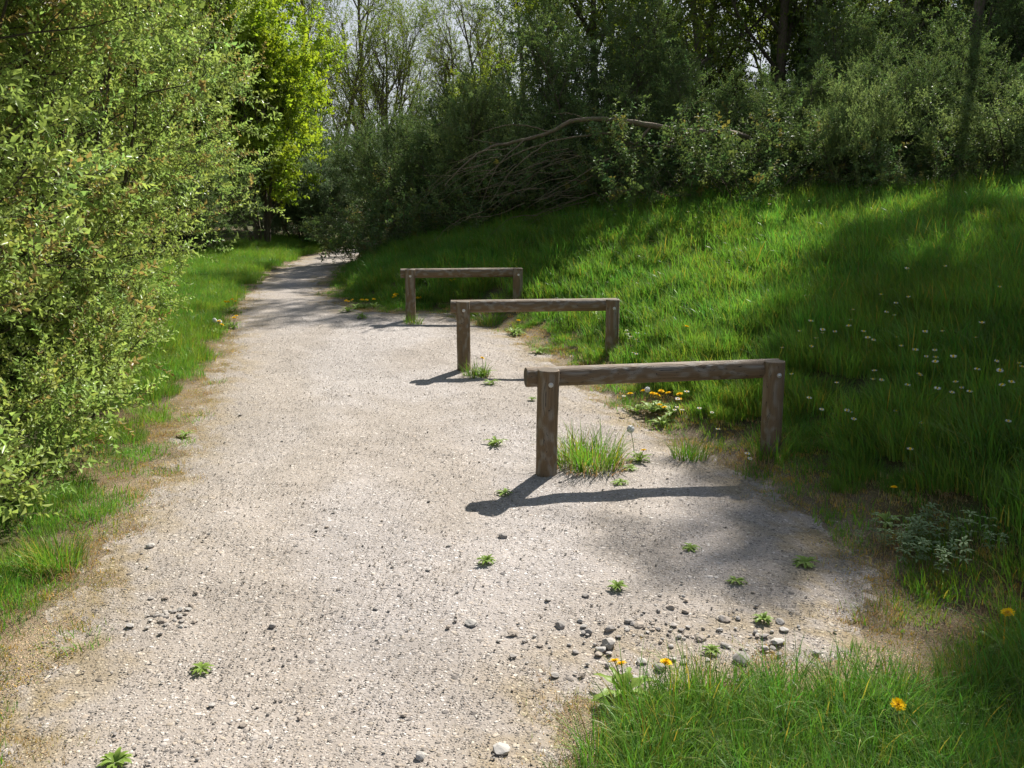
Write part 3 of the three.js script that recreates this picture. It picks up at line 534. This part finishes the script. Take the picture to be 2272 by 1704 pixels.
// ---------------------------------------------------------------- flowers and weeds
function rosetteGeo(seed, n, len, wide, lift = 0.35, tooth = 0.25) {
  const r = RNG(seed), pos = [], idx = [], S = 6;
  for (let i = 0; i < n; i++) {
    const a = i * 2.4 + r.r(-0.3, 0.3), l = len * r.r(0.6, 1.15), w = wide * r.r(0.8, 1.2), c = Math.cos(a), s = Math.sin(a), st = pos.length / 3; let t = lift + r.r(0, 0.6), x = 0.004, y = 0.004;
    for (let k = 0; k <= S; k++) {
      const f = k / S, ww = w * Math.sin(PI * Math.min(1, 0.08 + f * 0.9)) * (1 + tooth * (k % 2 ? 1 : -0.8)) * 0.5, up = 0.25 * ww;
      pos.push(x * c - ww * s, y + up, x * s + ww * c, x * c, y, x * s, x * c + ww * s, y + up, x * s - ww * c);
      if (k) { const o = st + (k - 1) * 3; idx.push(o, o + 1, o + 3, o + 1, o + 4, o + 3, o + 1, o + 2, o + 4, o + 2, o + 5, o + 4); }
      x += Math.cos(t) * l / S; y = Math.max(0.003, y + Math.sin(t) * l / S); t -= 0.22;
    }
  }
  return geoFrom(pos, idx);
}
function petalGeo(seed, layers, n, len, wide) {
  const r = RNG(seed), pos = [], idx = [];
  for (let q = 0; q < layers; q++) for (let i = 0; i < n; i++) {
    const a = (i + q * 0.5 + r.r(-0.2, 0.2)) / n * 2 * PI, t = 0.15 + q * 0.32 + r.r(-0.1, 0.1), l = len * (1 - q * 0.16) * r.r(0.85, 1.1), c = Math.cos(a), s = Math.sin(a), w = wide / 2, st = pos.length / 3;
    const P = (u, v, h) => pos.push(u * c - v * s, h, u * s + v * c);
    P(0, -w * 0.5, 0.001 * q); P(0, w * 0.5, 0.001 * q); P(l * Math.cos(t), -w, l * Math.sin(t)); P(l * Math.cos(t), w, l * Math.sin(t));
    idx.push(st, st + 1, st + 2, st + 1, st + 3, st + 2);
  }
  return geoFrom(pos, idx);
}
const dandLeaf = rosetteGeo(401, 11, 0.13, 0.032, 0.5, 0.45), dandFlower = petalGeo(402, 4, 26, 0.02, 0.004);
const stalk = (h, lx, lz, w = 0.0022) => tubes([{ pts: [new V3(0, 0, 0), new V3(lx * 0.4, h * 0.5, lz * 0.4), new V3(lx, h, lz)], rads: [w, w * 0.9, w * 0.85], lv: 0 }], [6]);
const clockGeo = (() => { const r = RNG(405), pos = [], idx = []; for (let i = 0; i < 260; i++) { const d = r.dir(), u = perp(d, r), v = new V3().crossVectors(d, u), s = pos.length / 3; for (const [a, b, c] of [[0.004, 0.0004, 0], [0.017, -0.0005, 0], [0.019, 0.004, 0.002], [0.019, -0.004, 0.002], [0.0185, 0, -0.004]]) { const p = d.clone().multiplyScalar(a).addScaledVector(u, b).addScaledVector(v, c); pos.push(p.x, p.y, p.z); } idx.push(s, s + 1, s + 4, s + 1, s + 2, s + 3, s + 2, s + 4, s + 3); } return geoFrom(pos, idx); })();
const rD = RNG(410);
function dandelion(label, group, x, d, h, heads = [1], leafy = 1, clock = false) {
  const t = thing('dandelion', label, 'dandelion', group); t.position.copy(on(x, d)); t.rotation.y = rD() * 6.28;
  if (leafy) { const l = mesh('leaf_rosette', dandLeaf, M.weed, t); l.scale.setScalar(leafy * rD.r(0.8, 1.1)); }
  heads.forEach((s) => {
    const lx = rD.r(-0.05, 0.05), lz = rD.r(-0.05, 0.05), hh = h * rD.r(0.8, 1.1);
    mesh('stem', stalk(hh, lx, lz), M.stemGreen, t);
    const f = mesh(clock ? 'seed_head' : 'flower_head', clock ? clockGeo : dandFlower, clock ? M.white : M.yellow, t);
    f.position.set(lx, hh, lz); f.scale.setScalar(1.05 * s); f.rotation.set(rD.r(-0.3, 0.5), 0, rD.r(-0.3, 0.3));
  });
}
const DV = 'yellow dandelion in the verge between hedge and path', DB = 'yellow dandelion in the grass beside the log barrier towards the bend', DN = 'yellow dandelion in the clump behind the log barrier by the rubble';
[[-3.52, 11.4], [-3.54, 11.27], [-3.15, 9.61], [-3.14, 10.06]].forEach(([x, d]) => dandelion(DV, 'dandelions along the verge', x, d, 0.14, [1.3, 1.2]));
[[-2.0, 11.6], [-1.9, 11.55], [-1.78, 11.6], [-2.06, 11.3], [-1.54, 12.0], [-1.5, 11.8], [-1.21, 11.7], [-0.77, 11.94]].forEach(([x, d]) => dandelion(DB, 'dandelions by the barrier towards the bend', x, d, 0.13, [1.3, 1.2]));
[[0.89, 6.27], [0.99, 6.19], [1.05, 6.17], [1.1, 6.05], [1.02, 5.91]].forEach(([x, d]) => dandelion(DN, 'dandelions behind the barrier by the rubble', x, d, 0.14, [1.2, 1.1]));
dandelion('single yellow dandelion on the grass between middle and barrier towards the bend', null, 0.02, 9.61, 0.15, [1.3]);
dandelion('single yellow dandelion in the grass beside the middle barrier', null, 1.43, 7.17, 0.22, [1.2]);
dandelion('yellow dandelion beside the seed head under the barrier by the rubble', null, 0.74, 5.05, 0.07, [1], 0.7);
dandelion('yellow dandelion in the shaded grass above the whorled weeds', null, 1.74, 3.96, 0.16, [1], 0.8);
dandelion('large yellow dandelion in the bright grass at the end of the rubble', null, 1.72, 2.85, 0.17, [1.1], 1);
dandelion('yellow dandelion low in the bright grass below the rubble', null, 1.06, 2.22, 0.15, [1], 0.8);
dandelion('leafy dandelion plant with two flowers at the gravel edge', null, 0.36, 2.6, 0.11, [1, 0.9], 0.9);
dandelion('dandelion with a leaning flower beside the bluish grass tuft', null, 0.47, 2.52, 0.13, [0.95], 0.7);
dandelion('yellow dandelion in the weedy tuft of the middle barrier', null, -0.24, 7.5, 0.17, [1], 0.9);
const CV = 'white dandelion seed head in the verge by the hedge';
[[-3.16, 9.8], [-3.29, 9.86]].forEach(([x, d]) => dandelion(CV, 'seed heads in the verge', x, d, 0.13, [1.3], 0, true));
dandelion('white dandelion seed head beside the large tuft of the barrier by the rubble', null, 0.73, 5.16, 0.16, [1.15], 0, true);
dandelion('white dandelion seed head above the dandelion clump on the bank', null, 0.96, 6.3, 0.15, [1], 0, true);

// daisies
const daisyPet = petalGeo(421, 1, 20, 0.0115, 0.003), daisyMid = new THREE.SphereGeometry(0.0045, 8, 5).scale(1, 0.6, 1);
const daisy = new THREE.Group(); mesh('stem', stalk(0.07, 0.006, 0.004, 0.0012), M.stemGreen, daisy); { const p = mesh('petal_ring', daisyPet, M.white, daisy); p.position.set(0.006, 0.07, 0.004); const c = mesh('flower_centre', daisyMid, M.yellow, daisy); c.position.set(0.006, 0.0715, 0.004); }
const daisyUse = { n: 0 };
const daisySpots = [[0.81, 6.34], [1.13, 6.01], [1.2, 5.99], [1.1, 5.92], [1.23, 5.74], [1.28, 5.66], [1.27, 5.34], [1.33, 4.84], [1.32, 4.86], [1.08, 5.85], [1.13, 5.82], [2.14, 6.13], [2.16, 6.05], [2.09, 6.03], [2.37, 5.4], [2.39, 5.34], [2.43, 5.28], [2.48, 5.28], [2.47, 5.19], [2.58, 4.66], [2.56, 4.56], [2.52, 4.57], [2.57, 4.71], [2.32, 5.02], [1.9, 4.94], [3.18, 6.72], [3.04, 10.9], [2.25, 11.28], [1.17, 7.79], [1.42, 8.26]];
{ const r = RNG(425); for (let i = 0; i < 60; i++) { const [x, d] = daisySpots[11 + Math.floor(r() * 18)]; daisySpots.push([x + r.n() * 0.35, d + r.n() * 0.45]); } for (let i = 0; i < 18; i++) daisySpots.push([1.15 + r.n() * 0.14, 7.6 + r.n() * 0.3]); }
const rDa = RNG(426);
daisySpots.forEach(([x, d], i) => { const o = stand(daisy, daisyUse, 'daisy', d < 6.5 && x < 1.4 ? 'small white daisy behind the log barrier by the rubble' : d > 6.5 && x < 1.7 ? 'small white daisy in the grass by the middle log barrier' : 'small white daisy scattered in the bank grass', 'daisy', d < 6.5 && x < 1.4 ? 'daisies behind the barrier by the rubble' : d > 6.5 && x < 1.7 ? 'daisies by the middle barrier' : 'daisies on the bank', x, d, rDa.r(1.1, 1.6), rDa() * 6); o.rotation.x = rDa.r(-0.1, 0.3); o.scale.y *= 1.1 + (x > 1.6 ? 1.0 : 0.2) * rDa.r(0.5, 1); });

// broad-leaved weeds on the gravel
const weedGeos = [rosetteGeo(431, 17, 0.1, 0.019, 0.3, 0.05), rosetteGeo(432, 24, 0.06, 0.017, 0.45, 0.15), rosetteGeo(433, 15, 0.055, 0.014, 0.2, 0.3)];
const weedLook = ['spiky green plantain', 'compact bright green weed', 'small flat green weed'];
[[-0.1, 5.41, 0, 1.1, 'alone on the gravel beside the barrier by the rubble'], [-0.11, 3.6, 1, 0.9, 'in the middle of the gravel before the barriers'], [0.42, 3.35, 1, 0.9, 'among the grit before the rubble'], [0.93, 3.08, 1, 0.85, 'among the rubble stones'], [0.69, 2.85, 1, 0.75, 'beside the flat stones of the rubble'], [-0.04, 4.5, 2, 1.2, 'at the shadow of the post by the rubble'], [0.15, 6.52, 1, 0.8, 'behind the post of the barrier by the rubble'], [-2.1, 5.61, 0, 0.9, 'at the hedge side edge of the gravel'], [-1.11, 2.24, 1, 1.0, 'at the wide end of the gravel'], [-1.04, 2.75, 2, 1.0, 'pressed flat in the gravel wheel track'], [1.25, 3.6, 2, 1.5, 'at the shaded rim of the gravel'], [0.91, 3.41, 2, 1.0, 'between rubble and shaded gravel'], [0.79, 3.75, 2, 1.1, 'on the open gravel before the rail shadow'], [0.58, 4.62, 2, 1.2, 'beside the rail shadow of the barrier by the rubble'], [0.26, 8.54, 0, 1.4, 'at the gravel edge by the middle barrier'], [-1.79, 10.7, 0, 1.6, 'under the dandelions by the path'], [0.66, 4.88, 2, 1.3, 'at the brown foot of the large grass tuft'], [-0.17, 7.12, 0, 1.0, 'before the post of the middle barrier'], [0.05, 9.5, 0, 1.5, 'under the single dandelion']]
  .forEach(([x, d, k, s, where], i) => { const t = thing('rosette_weed', weedLook[k] + ' ' + where, 'weed'); place(t, x, d, 1, i * 1.9); t.position.y += 0.012; const l = mesh('leaf_rosette', weedGeos[k], M.weed, t); l.scale.setScalar(s * 0.82); });
// pale whorled weeds in the shade
const whorl = (() => { const gs = [], r = RNG(441); for (const y of [0.05, 0.095, 0.13]) { const g = rosetteGeo(442 + Math.floor(y * 100), 7, 0.038, 0.01, 0.2, 0); g.translate(0, y, 0); gs.push(g); } return mergeGeometries(gs); })();
{ const w = new THREE.Group(), used = { n: 0 }, r = RNG(445); mesh('stem', stalk(0.14, 0.004, 0.003, 0.0013), M.stemGreen, w); mesh('leaf_whorl', whorl, M.silver, w).userData.kind = 'stuff';
  for (let i = 0; i < 44; i++) { const x = 1.78 + r.n() * 0.2, d = 3.66 + r.n() * 0.15; stand(w, used, 'whorled_weed', 'slender pale weed with whorled leaves in the shaded grass beside the gravel', 'weed', 'patch of whorled weeds', x, d, r.r(0.6, 1.05), r() * 6).rotation.z = r.r(-0.25, 0.25); } }

// ---------------------------------------------------------------- stones
function stoneGeo(seed, flat) {
  const g = new THREE.IcosahedronGeometry(1, 2), p = g.attributes.position, r = RNG(seed), ph = r() * 50, cuts = Array.from({ length: 7 }, () => [r.dir(), r.r(0.55, 0.9)]), v = new V3();
  for (let i = 0; i < p.count; i++) { v.fromBufferAttribute(p, i); for (const [n, k] of cuts) { const e = v.dot(n) - k; if (e > 0) v.addScaledVector(n, -e); } v.multiplyScalar(1 + 0.09 * n3(v.x * 1.6 + ph, v.y * 1.6, v.z * 1.6) + 0.03 * n3(v.x * 5 + ph, v.y * 5, v.z * 5)); p.setXYZ(i, v.x, v.y * flat, v.z * (0.65 + 0.3 * Math.abs(Math.sin(seed)))); }
  g.computeVertexNormals(); return g;
}
const stoneGeos = [0.4, 0.5, 0.58, 0.42, 0.5, 0.34].map((f, i) => stoneGeo(501 + i, f));
const rS = RNG(510);
function stone(label, group, x, d, s, k = Math.floor(rS() * 6), m = Math.floor(rS() * 4)) {
  const o = mesh(numbered('stone'), stoneGeos[k], M.stones[m], scene); tag(o, label, 'stone', group);
  o.position.copy(on(x, d, 0.011 + s * 0.12)); o.rotation.set(rS.r(-0.2, 0.2), rS() * 6.28, rS.r(-0.2, 0.2)); o.scale.setScalar(s); return o;
}
stone('largest grey angular stone in the rubble', null, 0.34, 2.91, 0.034, 2, 0);
stone('flat pale slab stone beside a green weed in the rubble', null, 0.94, 2.92, 0.03, 5, 1);
stone('long brown grey stone at the grass end of the rubble', null, 0.78, 2.79, 0.034, 3, 2);
stone('single rounded stone on the open gravel before the shadow of the post', null, -0.04, 3.89, 0.026, 1, 2);
stone('pale angular stone at the hedge side of the gravel', null, -1.6, 3.75, 0.022, 2, 1);
stone('round dark pebble in the middle of the gravel', null, -0.88, 3.05, 0.017, 1, 2);
stone('white rounded pebble at the wide end of the gravel', null, -0.26, 2.27, 0.018, 1, 1);
stone('pale block of stone beside the grass below the rubble', null, -0.03, 2.3, 0.03, 4, 1);
stone('brownish flat stone at the edge of the rubble', null, -0.0, 3.0, 0.022, 5, 3);
stone('smooth pale oval stone sunk in the gravel', null, -0.15, 3.08, 0.026, 0, 1);
const RUB = 'loose stone in the rubble between gravel and grass', HEAP = 'pebble in the small heap of loose stones on the path', LOOSE = 'loose pebble lying on the gravel path';
for (let i = 0; i < 130; i++) { const x = 0.5 + rS.n() * 0.42, d = 2.95 + rS.n() * 0.22; if (pathSD(x, d) > -0.05) stone(RUB, 'stones of the rubble', x, d, 0.006 + 0.014 * rS() * rS() * 1.6); }
for (let i = 0; i < 44; i++) stone(HEAP, 'pebbles of the small heap', -1.28 + rS.n() * 0.09, 3.12 + rS.n() * 0.11, 0.006 + 0.011 * rS());
for (let i = 0; i < 170; i++) { const d = 2.1 + 5.5 * rS() * rS(), x = rS.r(-2.4, 1.5); if (pathSD(x, d) > 0.05) stone(LOOSE, 'loose pebbles on the path', x, d, 0.005 + 0.01 * rS() * rS() + (rS() < 0.08 ? 0.006 : 0)); }
{ // grit too fine to count
  const r = RNG(521), list = [], g = new THREE.IcosahedronGeometry(1, 0); { const p = g.attributes.position; for (let i = 0; i < p.count; i++) { const q = 1 + 0.3 * n3(p.getX(i) * 2, p.getY(i) * 2, p.getZ(i) * 2); p.setXYZ(i, p.getX(i) * q, p.getY(i) * q * 0.62, p.getZ(i) * q * 0.8); } g.computeVertexNormals(); }
  for (let i = 0; i < 130000; i++) { const d = 1.5 + 9.5 * Math.pow(r(), 1.9), x = r.r(-3.4, 1.7); if (!inView(x, d) || edgeSD(x, d) < -0.04 - 0.22 * r() * r()) continue; const cl = smooth(n2(x * 1.4 + 7, d * 1.4) + 0.4 * n2b(x * 5, d * 5), -0.5, 0.6); if (r() > 0.35 + 0.65 * cl) continue; list.push([on(x, d, 0.0125 + 0.004 * n2(x * 3, d * 3)), new V3(r.n() * 0.4, 1, r.n() * 0.4), 0.0018 + 0.0032 * r() * r() + (r() < 0.03 ? 0.003 : 0)]); }
  const im = instanced('grit', g, std({ color: rgb(0.29, 0.255, 0.215), roughness: 0.95 }), list, tintOf(0.4, 0.1, 0.1, [0.55, 0.53, 0.52]), 9, scene); tag(im, 'fine crushed stone grit spread over the gravel path', 'grit', null, 'stuff');
}
// ---------------------------------------------------------------- fallen branch and brushwood
{
  const t = thing('fallen_branch', 'long bare fallen branch lying across the dark thicket', 'branch'), r = RNG(601);
  const P = (l) => l.map(([x, y, d]) => new V3(x, y, -d));
  const line = (pts, r0, r1) => { const c = new THREE.CatmullRomCurve3(pts).getPoints(pts.length * 5); return { pts: c.map((p, i) => p.addScaledVector(r.dir(), i ? 0.008 : 0)), rads: c.map((_, i) => lerp(r0, r1, i / (c.length - 1))), lv: 0 }; };
  mesh('main_limb', tubes([line(P([[3.4, 2.2, 13.5], [3.02, 2.28, 13.2], [2.57, 2.28, 13.2], [2.1, 2.34, 13.15], [1.52, 2.44, 13.2], [0.88, 2.44, 13.3], [0.55, 2.29, 13.3], [-0.04, 2.13, 13.2], [-0.3, 2.07, 13.1], [-0.62, 1.87, 12.9], [-0.93, 1.55, 12.8]]), 0.055, 0.008)], [8]), M.deadwood, t);
  [[[[1.95, 2.36, 13.15], [1.71, 2.12, 13.1], [1.45, 2.25, 13.1], [0.93, 2.21, 13.0], [0.47, 2.12, 12.9], [-0.04, 1.93, 12.8], [-0.35, 1.68, 12.7], [-0.54, 1.43, 12.6]], 0.022], [[[-0.1, 2.11, 13.2], [-0.43, 2.16, 13.3], [-0.67, 2.23, 13.4]], 0.01], [[[2.5, 2.28, 13.2], [2.3, 2.09, 13.1], [1.78, 2.09, 13.1], [1.38, 1.93, 13.0], [1.06, 1.84, 13.0]], 0.02], [[[-0.3, 2.06, 13.1], [-0.69, 1.9, 13.1], [-0.93, 1.84, 13.2]], 0.009], [[[1.13, 2.43, 13.27], [0.81, 2.54, 13.3], [0.55, 2.55, 13.4]], 0.01], [[[0.55, 2.29, 13.3], [0.1, 2.38, 13.2], [-0.35, 2.3, 13.1], [-0.6, 2.18, 13.1]], 0.011], [[[0.47, 2.12, 12.9], [0.0, 1.75, 12.7], [-0.3, 1.3, 12.5]], 0.01], [[[0.2, 2.2, 13.25], [-0.2, 1.8, 12.9], [-0.45, 1.2, 12.7]], 0.012], [[[1.38, 1.93, 13], [0.8, 1.6, 12.8], [0.3, 1.35, 12.6]], 0.01]]
    .forEach(([l, w]) => mesh('side_branch', tubes([line(P(l), w, 0.003)], [6]), M.deadwood, t));
  for (let i = 0; i < 46; i++) { const x = r.r(-0.5, 1.2), y = r.r(1.1, 2.1), d = r.r(12.7, 13.4), l = r.r(0.4, 1.1); const s = mesh(numbered('dead_stick'), tubes([line([new V3(x, y, -d), new V3(x - l * 0.5, y - 0.1 * l + r.n() * 0.08, -d + r.n() * 0.1), new V3(x - l, y - 0.4 * l + r.n() * 0.15, -d + 0.1)], 0.007, 0.002)], [5]), M.deadwood, scene); tag(s, 'thin grey dead stick in the brushwood below the fallen branch', 'stick', 'sticks of the brushwood'); }
}
renderer.render(scene, camera);
